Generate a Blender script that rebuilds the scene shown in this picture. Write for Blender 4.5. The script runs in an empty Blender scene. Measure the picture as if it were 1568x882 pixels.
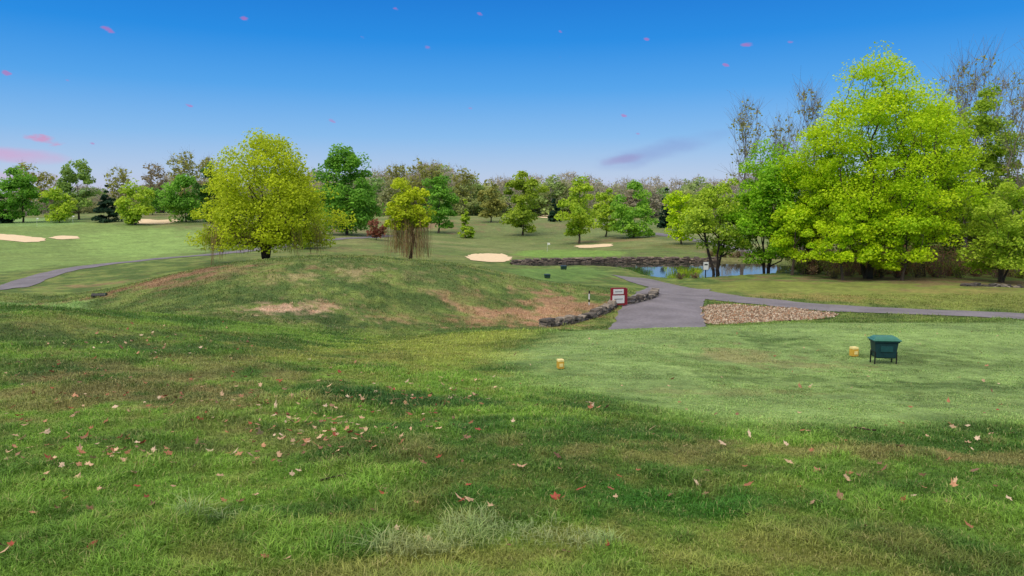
import bpy, math, numpy as np, time
from mathutils import Vector
T0=time.time()
rng=np.random.default_rng(7)
F=1132.0; PITCH=math.radians(6.35); CZ=1.6
cp,sp=math.cos(PITCH),math.sin(PITCH)
sc=bpy.context.scene
def s2l(c):
    c=np.asarray(c,float)/255.
    return np.where(c<=.04045,c/12.92,((c+.055)/1.055)**2.4)
def ray(u,v):
    a=(u-784)/F; b=(441-v)/F
    return np.array([a,cp+b*sp,-sp+b*cp])
def at(u,v,d):
    r=ray(u,v); r=r*(d/r[1]); return np.array([r[0],r[1],CZ+r[2]])
# ---------------- noise
def _h(ix,iy,s):
    n=(ix.astype(np.int64)*374761393+iy.astype(np.int64)*668265263+s*1442695041)&0x7fffffff
    n=((n^(n>>13))*1274126177)&0x7fffffff
    n=n^(n>>16)
    return (n&0xffff)/65535.0
def vn(x,y,s=0):
    ix=np.floor(x);iy=np.floor(y);fx=x-ix;fy=y-iy
    fx=fx*fx*(3-2*fx);fy=fy*fy*(3-2*fy)
    a=_h(ix,iy,s);b=_h(ix+1,iy,s);c=_h(ix,iy+1,s);d=_h(ix+1,iy+1,s)
    return (a*(1-fx)+b*fx)*(1-fy)+(c*(1-fx)+d*fx)*fy
def fbm(x,y,s=0,o=4):
    t=0;a=.5;n=0
    for i in range(o):
        t=t+a*vn(x*2**i+17.3*i,y*2**i-9.1*i,s+i);n+=a;a*=.5
    return t/n
def sst(a,b,x):
    t=np.clip((x-a)/(b-a),0,1);return t*t*(3-2*t)
# ---------------- terrain control
C=[(784,882,3.0),(0,882,3.1),(1568,882,3.1),(0,700,5.0),(784,700,5.2),(1568,700,5.4),
(0,600,7.8),(400,600,8.5),(784,600,9.2),(1200,600,9.6),(1568,600,9.6),
(0,530,11),(400,540,12),(784,547,13.5),(1200,552,13.3),(1568,552,13),
(0,470,16),(100,472,17),(170,478,18),(330,492,20),(480,505,22.5),(620,513,24),(710,512,22),(840,508,20.5),(1000,502,21),(1200,496,21.5),(1400,492,21.5),(1568,492,21),
(450,460,28),(450,431,31),(450,401,35),(380,405,35.5),(300,416,36),(200,445,34),(560,401,36),(640,405,37),(700,412,38),(780,423,40),(870,442,39),
(600,480,28),(700,495,28),(780,495,29),(850,500,29),(790,462,34),(200,467,30),(330,480,25),(100,468,33),
(0,464,36),(60,462,38),(20,442,46),(0,440,50),(150,430,52),(100,412,62),(300,397,66),
(385,404,60),(630,402,65),(500,392,75),(520,366,100),(620,388,82),(700,398,75),
(860,415,52),(860,425,48),(740,412,55),(940,440,42),(930,425,52),
(1700,497,32),(1568,487,33),(1430,481,34),(1300,476,35.5),(1200,468,37),(1120,458,40),(1060,448,44),(1015,439,48),(985,431,53),
(1010,500,29),(1010,480,32.5),(1100,482,32),(1250,484,33),
(790,398,79.5),(920,393,81),(1060,393,81),(840,388,92),(748,395,84),(908,377,105),(800,362,130),(800,342,160),(660,346,150),(660,336,170),
(950,350,150),(1050,366,110),(1150,386,90),(1000,336,190),(1200,402,75),(1200,432,50),(1330,427,55),(1450,430,52),(1568,440,48),(1568,465,38),(1568,405,80),(1700,440,48),
(0,400,75),(200,382,90),(0,372,95),(100,350,130),(250,340,150),(0,336,170),(150,327,200),(350,330,180),(500,342,150),(-300,400,75),(-300,470,36),(-300,480,14),
]
P=[at(*c) for c in C]
for u in (-500,0,400,784,1200,1568,2000):
    P.append(at(u,328,260)); P.append(at(u,316,600))
P.append(np.array([12,68,-4.0]));P.append(np.array([4,66,-4.1]));P.append(np.array([0,70,-4.2]))
for az in (1.3,-1.3,2.2,-2.2,3.14,-3.14):
    for r,z in ((3,.1),(20,-1.2),(100,-2.5),(400,-1),(900,0)):
        P.append(np.array([r*math.sin(az),r*math.cos(az),z]))
P.append(np.array([0.,.9,.15]))
P=np.array(P)
def feat(x,y):
    r=np.sqrt(x*x+y*y); return np.log(np.maximum(r,1.2)),np.arctan2(x,y)*2.0
pf=feat(P[:,0],P[:,1]); EPS=.12
n=len(P)
A=np.zeros((n+1,n+1))
A[:n,:n]=np.sqrt((pf[0][:,None]-pf[0])**2+(pf[1][:,None]-pf[1])**2+EPS**2)
A[n,:n]=1;A[:n,n]=1
W=np.linalg.solve(A+np.diag([-1e-3]*n+[0]),np.append(P[:,2],0))
def poly_sd(x,y,poly):
    poly=np.asarray(poly)[:,:2]
    m=len(poly);best=np.full(x.shape,1e9);ins=np.zeros(x.shape,bool)
    for i in range(m):
        ax,ay=poly[i];bx,by=poly[(i+1)%m]
        ex,ey=bx-ax,by-ay
        t=np.clip(((x-ax)*ex+(y-ay)*ey)/(ex*ex+ey*ey+1e-9),0,1)
        best=np.minimum(best,(x-ax-t*ex)**2+(y-ay-t*ey)**2)
        c=((ay>y)!=(by>y))&(x<(bx-ax)*(y-ay)/(by-ay+1e-12)+ax)
        ins^=c
    d=np.sqrt(best);return np.where(ins,d,-d)
def ud(u,d):
    return ((u-784)/F*d/cp*1.0,d)
def chaikin(p,k=2,closed=True):
    p=np.asarray(p,float)
    for _ in range(k):
        if closed:
            q=np.roll(p,-1,0);p=np.stack([p*.75+q*.25,p*.25+q*.75],1).reshape(-1,p.shape[1])
        else:
            q=p[1:];o=p[:-1];m=np.stack([o*.75+q*.25,o*.25+q*.75],1).reshape(-1,p.shape[1]);p=np.vstack([p[:1],m,p[-1:]])
    return p
WZ=-4.35
pond=chaikin([ud(*q) for q in ((780,76.2),(860,78),(950,79.6),(1090,79.6),(1190,77.5),(1225,70),(1190,61),(1120,58.5),(1045,57.5),(990,60),(970,66),(930,70),(860,72),(785,73))])
def hz(x,y):
    x=np.atleast_1d(np.asarray(x,float));y=np.atleast_1d(np.asarray(y,float))
    sh=x.shape;x=x.ravel();y=y.ravel();out=np.empty(len(x))
    for i in range(0,len(x),40000):
        a,b=feat(x[i:i+40000],y[i:i+40000])
        z=np.full(a.shape,W[n])
        for k in range(n):
            z+=W[k]*np.sqrt((a-pf[0][k])**2+(b-pf[1][k])**2+EPS**2)
        out[i:i+40000]=z
    r=np.sqrt(x*x+y*y)
    out+=.06*(fbm(x/1.3,y/1.3,3,3)-.5)*sst(1,4,r)+.20*(fbm(x/9,y/9,5,2)-.5)*sst(12,45,r)+.24*(fbm(x/3.2,y/2.4,8,2)-.5)*sst(3,6,r)*(1-.6*sst(20,30,r))*(1-.75*sst(0,4,x))
    m=(x>-5)&(x<40)&(y>50)&(y<90)
    if m.any():
        sd=poly_sd(x[m],y[m],pond)
        zz=out[m];k=sst(-.5,.6,sd);lo=np.minimum(zz,-5.1)
        zz=zz*(1-k)+lo*k
        zz=np.where(sd<-.5,np.maximum(zz,-4.22),zz)
        out[m]=zz
    return out.reshape(sh)
DS=np.geomspace(2.2,600,900)
def pick(u,v):
    r=ray(u,v);x=r[0]/r[1]*DS;z=CZ+r[2]/r[1]*DS
    g=hz(x,DS);k=np.where(z<g)[0]
    if len(k)==0: i=len(DS)-1
    else: i=k[0]
    if i>0:
        a=z[i-1]-g[i-1];b=z[i]-g[i];t=a/(a-b) if a!=b else 1
        d=DS[i-1]+(DS[i]-DS[i-1])*min(max(t,0),1)
    else: d=DS[0]
    xx=r[0]/r[1]*d
    return np.array([xx,d,float(hz(xx,d)[0])])
def pickpoly(pp): return np.array([pick(*q) for q in pp])
# ---------------- mesh helper
def mk(name,V,Q,mats,cols=None,midx=None,smooth=False,link=True):
    V=np.asarray(V,np.float32);Q=np.asarray(Q,np.int32);k=Q.shape[1]
    me=bpy.data.meshes.new(name)
    me.vertices.add(len(V));me.vertices.foreach_set('co',V.ravel())
    me.loops.add(Q.size);me.loops.foreach_set('vertex_index',Q.ravel())
    me.polygons.add(len(Q));me.polygons.foreach_set('loop_start',np.arange(0,Q.size,k,dtype=np.int32))
    try: me.polygons.foreach_set('loop_total',np.full(len(Q),k,np.int32))
    except Exception: pass
    if midx is not None: me.polygons.foreach_set('material_index',np.asarray(midx,np.int32))
    me.polygons.foreach_set('use_smooth',np.full(len(Q),smooth,bool))
    me.update(calc_edges=True)
    if cols is not None:
        a=me.color_attributes.new('Col','FLOAT_COLOR','POINT')
        c=np.ones((len(V),4),np.float32);c[:,:3]=cols;a.data.foreach_set('color',c.ravel())
    for m in mats: me.materials.append(m)
    if not link: return me
    o=bpy.data.objects.new(name,me);sc.collection.objects.link(o);return o
# ---------------- materials
def newmat(name):
    m=bpy.data.materials.new(name);m.use_nodes=True;nt=m.node_tree
    b=nt.nodes['Principled BSDF'];return m,nt,b
def N(nt,t,**k):
    nd=nt.nodes.new(t)
    for a,b in k.items(): setattr(nd,a,b)
    return nd
def noisefac(nt,vec,scale,lo,hi,detail=4):
    t=N(nt,'ShaderNodeTexNoise');t.inputs['Scale'].default_value=scale;t.inputs['Detail'].default_value=detail
    nt.links.new(vec,t.inputs['Vector'])
    r=N(nt,'ShaderNodeMapRange');r.inputs[1].default_value=.3;r.inputs[2].default_value=.7
    r.inputs[3].default_value=lo;r.inputs[4].default_value=hi
    nt.links.new(t.outputs['Fac'],r.inputs[0]);return r.outputs[0],t.outputs['Fac']
def mulc(nt,col,fac):
    v=N(nt,'ShaderNodeVectorMath',operation='SCALE');nt.links.new(col,v.inputs[0]);nt.links.new(fac,v.inputs['Scale']);return v.outputs[0]
def attrmat(name,noises=(),bump=None,rough=.9,spec=.15,transl=0,color=None):
    m,nt,b=newmat(name)
    geo=N(nt,'ShaderNodeNewGeometry')
    if color is None:
        at_=N(nt,'ShaderNodeAttribute',attribute_name='Col');col=at_.outputs['Color']
    else:
        at_=N(nt,'ShaderNodeRGB');at_.outputs[0].default_value=(*s2l(color),1);col=at_.outputs[0]
    for s,lo,hi in noises:
        f,_=noisefac(nt,geo.outputs['Position'],s,lo,hi);col=mulc(nt,col,f)
    nt.links.new(col,b.inputs['Base Color'])
    b.inputs['Roughness'].default_value=rough;b.inputs['Specular IOR Level'].default_value=spec
    if bump:
        t=N(nt,'ShaderNodeTexNoise');t.inputs['Scale'].default_value=bump[0];t.inputs['Detail'].default_value=5
        nt.links.new(geo.outputs['Position'],t.inputs['Vector'])
        bp=N(nt,'ShaderNodeBump');bp.inputs['Strength'].default_value=bump[1];bp.inputs['Distance'].default_value=bump[2]
        nt.links.new(t.outputs['Fac'],bp.inputs['Height']);nt.links.new(bp.outputs[0],b.inputs['Normal'])
    if transl:
        tr=N(nt,'ShaderNodeBsdfTranslucent');nt.links.new(col,tr.inputs['Color'])
        mx=N(nt,'ShaderNodeMixShader');mx.inputs[0].default_value=transl
        nt.links.new(b.outputs[0],mx.inputs[1]);nt.links.new(tr.outputs[0],mx.inputs[2])
        nt.links.new(mx.outputs[0],nt.nodes['Material Output'].inputs['Surface'])
    return m
M_ground=attrmat('ground_mat',((22,.72,1.28),(3.1,.76,1.22),(.45,.86,1.14)),(9,.8,.08))
M_blade=attrmat('grass_blade_mat',rough=.6,spec=.2,transl=.3)
M_leaf=attrmat('leaf_mat',rough=.6,spec=.2,transl=.5)
M_bark=attrmat('bark_mat',((5,.7,1.3),),(8,.6,.05))
M_asph=attrmat('asphalt_mat',((9,.85,1.15),(.7,.82,1.18)),(60,.3,.01),color=(120,114,119))
M_sand=attrmat('sand_mat',((3,.88,1.1),),(6,.5,.05),color=(222,196,160))
M_gravel=attrmat('gravel_mat',((11,.55,1.4),(1.2,.85,1.15)),(12,1,.06),color=(150,132,108))
M_stone=attrmat('stone_mat',((9,.7,1.3),),(12,.7,.03))
M_dead=attrmat('dead_leaf_mat',rough=.7,spec=.2,transl=.15)
# ---------------- ground zones
zones=[
 ([(0,348),(120,338),(230,347),(330,350),(330,385),(230,402),(100,406),(0,418),(-200,430),(-200,350)],(120,142,76),3,.85),
 ([(150,352),(300,352),(318,380),(200,396),(120,380)],(134,160,86),3,.8),
 ([(0,334),(120,334),(130,344),(0,348),(-100,345)],(126,154,90),3,.9),
 ([(0,461),(120,461),(140,466),(60,472),(-60,472),(-80,462)],(122,150,84),.5,.9),
 ([(775,392),(800,383),(870,381),(945,384),(960,391),(880,395)],(116,146,66),1.0,.95),
 ([(770,412),(860,407),(930,412),(940,424),(860,432),(800,424)],(98,128,62),1.0,.8),
 ([(1030,436),(1200,430),(1568,438),(1700,445),(1700,484),(1568,478),(1300,465),(1150,452)],(122,130,62),1.0,.85),
 ([(700,340),(900,336),(1000,342),(1000,372),(950,380),(760,380),(690,372)],(108,122,70),5,.7),
 ([(745,548),(830,517),(930,504),(1100,500),(1300,494),(1568,498),(1750,510),(1800,640),(1568,650),(1350,656),(1200,652),(1050,637),(930,612),(840,588)],(132,154,92),.8,.82),
 ([(600,515),(700,512),(830,508),(780,535),(700,562),(590,552),(540,530)],(148,150,70),1.2,.65),
]
ZP=[(chaikin(pickpoly(p)[:,:2]),s2l(c),w,s) for p,c,w,s in zones]
TEE=ZP[8][0]
blobs=[
 (800,484,2.8,2.6,(168,132,102),1.1),(868,468,2.0,3.6,(156,124,94),1.1),(735,494,1.8,1.1,(156,124,90),.8),(700,455,1.2,1.2,(140,126,84),.4),
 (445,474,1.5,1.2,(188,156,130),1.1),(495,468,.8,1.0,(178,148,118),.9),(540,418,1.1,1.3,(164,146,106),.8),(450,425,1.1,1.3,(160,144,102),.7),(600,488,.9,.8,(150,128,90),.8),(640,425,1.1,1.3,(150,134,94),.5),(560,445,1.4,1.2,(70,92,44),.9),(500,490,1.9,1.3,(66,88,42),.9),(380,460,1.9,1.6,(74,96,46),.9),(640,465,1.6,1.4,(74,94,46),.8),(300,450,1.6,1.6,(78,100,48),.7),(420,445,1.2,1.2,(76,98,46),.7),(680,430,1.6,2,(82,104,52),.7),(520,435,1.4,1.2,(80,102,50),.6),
 (240,430,4.5,2.2,(144,106,84),.8),(150,436,3,2,(140,110,82),.7),(330,424,2,1.4,(140,112,82),.5),
 (1180,520,.9,1.4,(86,110,56),.9),(1130,545,1.0,1.0,(142,132,90),.7),(1450,590,1.5,.7,(82,104,54),.9),(1180,580,1.6,.5,(88,110,56),.7),(1380,545,1.2,1.0,(86,106,54),.9),(1080,560,1,.5,(94,116,58),.7),(1300,600,1,.4,(98,120,60),.7),(1250,560,1.2,.5,(138,134,88),.6),(1000,545,1,.5,(96,118,60),.6),(1520,560,1,.6,(92,112,58),.7),(1100,600,1.1,.35,(136,134,86),.5),
 (120,605,1.5,1.3,(136,120,80),.6),(250,560,2.0,1.6,(134,122,78),.6),(400,670,1.2,.6,(124,116,72),.5),(500,545,2,1.5,(142,138,72),.6),(330,610,1.2,.8,(132,118,76),.6),(60,500,2,1.2,(128,120,74),.5),(220,500,2,1,(122,118,70),.4),
 (1230,690,1.4,.3,(142,132,82),.6),(1000,700,1,.25,(134,126,74),.6),(1500,700,1,.3,(138,128,78),.6),(640,700,.8,.25,(126,120,70),.4),(1250,810,.5,.15,(134,132,76),.4),
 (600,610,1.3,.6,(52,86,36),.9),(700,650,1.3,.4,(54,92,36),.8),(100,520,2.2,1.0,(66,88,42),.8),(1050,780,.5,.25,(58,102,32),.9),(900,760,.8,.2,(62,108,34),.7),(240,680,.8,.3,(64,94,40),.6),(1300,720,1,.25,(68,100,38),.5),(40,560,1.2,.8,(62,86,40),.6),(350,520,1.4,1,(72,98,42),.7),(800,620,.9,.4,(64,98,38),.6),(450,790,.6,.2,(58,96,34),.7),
 (500,352,9,12,(132,106,82),.9),(660,345,9,12,(134,106,82),.9),(600,372,7,6,(110,110,70),.7),(560,385,6,5,(120,108,72),.6),
 (850,345,10,10,(122,112,78),.7),(940,368,7,6,(136,118,84),.8),(1060,378,8,6,(108,104,60),.7),(1180,392,7,6,(128,110,88),.8),(270,330,12,12,(120,108,80),.7),(400,345,12,12,(118,112,76),.7),
 (1230,455,4,2.0,(148,132,80),.7),(1450,446,5,2,(140,128,74),.7),(1350,428,9,4,(124,104,76),.9),(1500,432,7,4,(120,100,72),.9)]
BP=[]
for u,v,rx,ry,c,s in blobs:
    q=pick(u,v);BP.append((q[0],q[1],rx,ry,s2l(c),s))
def gcol(x,y):
    r=np.sqrt(x*x+y*y)
    n1=fbm(x/1.1,y/1.1,11,4)[:,None];n2=fbm(x/5.,y/5.,21,3)[:,None];n3=fbm(x/.25,y/.25,31,3)[:,None];n4=fbm(x/.55,y/.45,51,3)[:,None]
    near=s2l((68,100,36))*(1-sst(.35,.62,n1))+s2l((106,138,50))*sst(.35,.62,n1)
    ol=s2l((132,126,68))
    k=sst(.50,.76,n2*.6+n3*.4)*.7;near=near*(1-k)+ol*k
    mid=s2l((82,102,48))*(1-sst(.4,.65,n1))+s2l((114,128,64))*sst(.4,.65,n1)
    k=sst(.56,.76,n4*.7+n2*.3)*.45;mid=mid*(1-k)+s2l((136,124,80))*k
    k=sst(14,32,r)[:,None];c=near*(1-k)+mid*k
    k=sst(60,110,r)[:,None];far=s2l((100,116,64))*(1-sst(.35,.65,n2))+s2l((130,132,84))*sst(.35,.65,n2);c=c*(1-k)+far*k
    for p,cc,w,s in ZP:
        lo=p.min(0)-8;hi=p.max(0)+8;m=(x>lo[0])&(x<hi[0])&(y>lo[1])&(y<hi[1])
        if not m.any(): continue
        k=(sst(-w,w,poly_sd(x[m],y[m],p)+(n1[m,0]-.5)*w*2)*s)[:,None]
        c[m]=c[m]*(1-k)+cc*(.65+.35*n3[m]+.35*n1[m])*k
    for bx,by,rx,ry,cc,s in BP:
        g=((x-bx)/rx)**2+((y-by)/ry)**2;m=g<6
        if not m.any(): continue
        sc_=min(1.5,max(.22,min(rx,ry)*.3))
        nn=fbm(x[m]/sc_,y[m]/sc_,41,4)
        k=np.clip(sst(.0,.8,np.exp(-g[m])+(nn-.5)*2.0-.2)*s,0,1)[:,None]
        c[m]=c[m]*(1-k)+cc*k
    return c
# ---------------- terrain mesh
R=np.concatenate([[.5,1.0,1.6],np.geomspace(2.2,130,460),np.geomspace(131,1500,90)])
AZ=np.radians(np.concatenate([np.linspace(-180,-46,50)[:-1],np.linspace(-46,46,620),np.linspace(46,180,50)[1:]]))
RR,AA=np.meshgrid(R,AZ,indexing='ij')
X=(RR*np.sin(AA)).ravel();Y=(RR*np.cos(AA)).ravel();Z=hz(X,Y)
nr,na=len(R),len(AZ)
i=np.arange(nr-1)[:,None]*na+np.arange(na-1)[None,:]
Q=np.stack([i,i+na,i+na+1,i+1],-1).reshape(-1,4)[:,::-1]
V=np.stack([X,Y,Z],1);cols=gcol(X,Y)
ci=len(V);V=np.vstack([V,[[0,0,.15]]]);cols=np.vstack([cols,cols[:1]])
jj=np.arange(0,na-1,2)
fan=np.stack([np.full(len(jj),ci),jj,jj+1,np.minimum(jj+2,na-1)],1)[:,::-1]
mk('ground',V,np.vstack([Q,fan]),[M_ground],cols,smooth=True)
print('terrain',time.time()-T0)
# ---------------- drapes
def drape(name,poly,mat,off=.04,rings=9):
    c=poly.mean(0);vs=[];k=len(poly)
    for j in range(rings+1):
        t=j/rings
        vs.append(c+(poly-c)*t if j else np.repeat(c[None],k,0)+1e-4*(poly-c))
    vs=np.concatenate(vs);z=hz(vs[:,0],vs[:,1])+off
    i=np.arange(rings)[:,None]*k+np.arange(k)[None,:];i2=np.arange(rings)[:,None]*k+(np.arange(k)[None,:]+1)%k
    Q=np.stack([i,i+k,i2+k,i2],-1).reshape(-1,4)
    return mk(name,np.column_stack([vs,z]),Q,[mat],smooth=True)
def wob(poly,amp,s=0):
    c=poly.mean(0);d=poly-c;L=np.linalg.norm(d,axis=1)[:,None]
    nn=(vn(poly[:,0]*1.3+s,poly[:,1]*1.3,9)-.5)[:,None]
    return poly+d/L*nn*amp*2
bunkers=[[(-60,358),(0,358),(40,362),(72,365),(70,370),(40,372),(10,368),(-60,366)],
 [(78,363),(95,361),(122,362),(124,366),(100,367),(80,366)],
 [(198,338),(225,335),(238,338),(280,335),(282,339),(245,344),(205,343)],
 [(712,392),(735,388),(765,389),(785,395),(783,400),(750,402),(718,399)],
 [(880,376),(905,375),(938,373),(942,377),(915,380),(882,380)],
 [(822,329.5),(850,329.5),(852,334),(824,334)]]
for b in bunkers:
    drape('sand_bunker',wob(chaikin(pickpoly(b)[:,:2],3),.45),M_sand,.05)
grav=wob(chaikin(pickpoly([(1076,476),(1082,466),(1150,469),(1230,474),(1296,483),(1250,490),(1150,497),(1078,497)])[:,:2],3),.3)
drape('gravel',grav,M_gravel,.035,14)
def paths_pts(pp): return chaikin(np.array([ud(*q) for q in pp]),3,False)
def ribbon(name,pts,w,off=.03):
    seg=np.linalg.norm(np.diff(pts,axis=0),axis=1);s=np.append(0,np.cumsum(seg));m=max(20,int(s[-1]/.4))
    t=np.linspace(0,s[-1],m);p=np.column_stack([np.interp(t,s,pts[:,0]),np.interp(t,s,pts[:,1])])
    tg=np.gradient(p,axis=0);tg/=np.linalg.norm(tg,axis=1)[:,None];nm=np.column_stack([-tg[:,1],tg[:,0]])
    K=10;q=[]
    for j in range(K+1):
        o=(j/K-.5)*w
        if j in (0,K): q.append(p+nm*(o+(vn(t*1.2,t*0+j,5)-.5)*.22)[:,None])
        else: q.append(p+nm*o)
    q=np.stack(q,1).reshape(-1,2);z=hz(q[:,0],q[:,1])+off
    i=np.arange(m-1)[:,None]*(K+1)+np.arange(K)[None,:]
    Q=np.stack([i,i+1,i+K+2,i+K+1],-1).reshape(-1,4)
    mk(name,np.column_stack([q,z]),Q,[M_asph],smooth=True);return p
PA=[]
PA.append((ribbon('cart_path',paths_pts([(1900,31),(1700,32),(1568,33),(1430,34),(1300,35.5),(1200,37),(1120,40),(1060,44),(1015,48),(985,53),(960,56)]),3.0),1.6))
PA.append((ribbon('cart_path',paths_pts([(1008,24.5),(1010,29),(1012,33),(1022,38),(1035,44),(1045,47)]),3.6,.036),1.9))
PA.append((ribbon('cart_path',paths_pts([(-250,37),(-60,43),(15,48),(45,55),(110,62),(200,67),(300,71),(345,75),(420,85),(500,98),(560,106),(600,118)]),2.4),1.3))
PA.append((ribbon('cart_path',paths_pts([(900,170),(940,150),(1000,130),(1050,112),(1100,99),(1150,90),(1195,84),(1260,80)]),2.6),1.4))
# water
m,nt,b=newmat('water_mat');b.inputs['Base Color'].default_value=(.03,.035,.025,1);b.inputs['Roughness'].default_value=.04;b.inputs['IOR'].default_value=1.33
tt=N(nt,'ShaderNodeTexNoise');tt.inputs['Scale'].default_value=1.5;bp=N(nt,'ShaderNodeBump');bp.inputs['Strength'].default_value=.1;bp.inputs['Distance'].default_value=.02
geo=N(nt,'ShaderNodeNewGeometry');nt.links.new(geo.outputs['Position'],tt.inputs['Vector'])
nt.links.new(tt.outputs['Fac'],bp.inputs['Height']);nt.links.new(bp.outputs[0],b.inputs['Normal'])
c=pond.mean(0);pp=c+(pond-c)*1.03
k=len(pp);V=np.vstack([np.column_stack([pp,np.full(k,WZ)]),[[c[0],c[1],WZ]]])
Q=np.array([(i,(i+1)%k,k) for i in range(k)]);mk('pond_water',V,Q,[m])
# ---------------- grass blades
def blades(cnt,dmin,dmax):
    u=rng.random(cnt);d=dmin*(dmax/dmin)**u
    x=d*(rng.random(cnt)*1.66-.83);return x,d
x,y=blades(640000,2.6,42)
keep=np.ones(len(x),bool)
for p,w in PA[:2]:
    dd=np.full(len(x),1e9)
    for a in range(0,len(p),3): dd=np.minimum(dd,(x-p[a,0])**2+(y-p[a,1])**2)
    keep&=dd>(w+.05)**2
keep&=poly_sd(x,y,grav)<0.05
x=x[keep];y=y[keep];d=y.copy();z=hz(x,y);col=gcol(x,y)
tee=sst(-.2,.3,poly_sd(x,y,TEE))
cl=fbm(x/.22,y/.22,77,2);cl2=fbm(x/.9,y/.9,78,2)
Lb=(.026+.04*sst(.4,.8,cl)+.03*sst(.5,.7,cl2))*(.6+.8*rng.random(len(x)))*(1-.62*tee)*(1+.6*sst(10,35,d))
Wd=.0020*np.maximum(1,d/3.4)**.85*(.7+.6*rng.random(len(x)))
def tuft(x,y,u,v,rx,ry):
    q=pick(u,v);return np.exp(-((x-q[0])/rx)**2-((y-q[1])/ry)**2)
tf=tuft(x,y,760,822,.42,.17)+.8*tuft(x,y,630,852,.22,.1)+.7*tuft(x,y,890,835,.2,.12)+.6*tuft(x,y,330,800,.25,.1)
tm=(tf*rng.random(len(x))*(.4+1.2*cl)>.34)
Lb=np.where(tm,Lb*1.7+.012,Lb)
th=rng.random(len(x))*6.283;lean=.25+.9*rng.random(len(x))**1.2
ca,sa=np.cos(th),np.sin(th);ph=th+1.57+rng.normal(0,.3,len(x));
base=np.column_stack([x,y,z-.004])
ld=np.column_stack([ca,sa,np.zeros(len(x))]);wdv=np.column_stack([np.cos(ph),np.sin(ph),np.zeros(len(x))])
mid=base+ld*(Lb*.28*lean)[:,None];mid[:,2]+=Lb*.55
tip=base+ld*(Lb*.95*lean)[:,None];tip[:,2]+=Lb*(1-.35*lean)
V=np.stack([base,mid-wdv*Wd[:,None],tip,mid+wdv*Wd[:,None]],1).reshape(-1,3)
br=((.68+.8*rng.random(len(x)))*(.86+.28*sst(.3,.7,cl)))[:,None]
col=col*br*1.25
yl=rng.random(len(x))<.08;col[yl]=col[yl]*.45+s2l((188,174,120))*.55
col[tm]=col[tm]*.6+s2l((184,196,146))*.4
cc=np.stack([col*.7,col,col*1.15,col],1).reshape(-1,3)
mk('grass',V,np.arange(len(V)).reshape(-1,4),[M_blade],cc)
print('grass',len(x),time.time()-T0)
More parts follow.
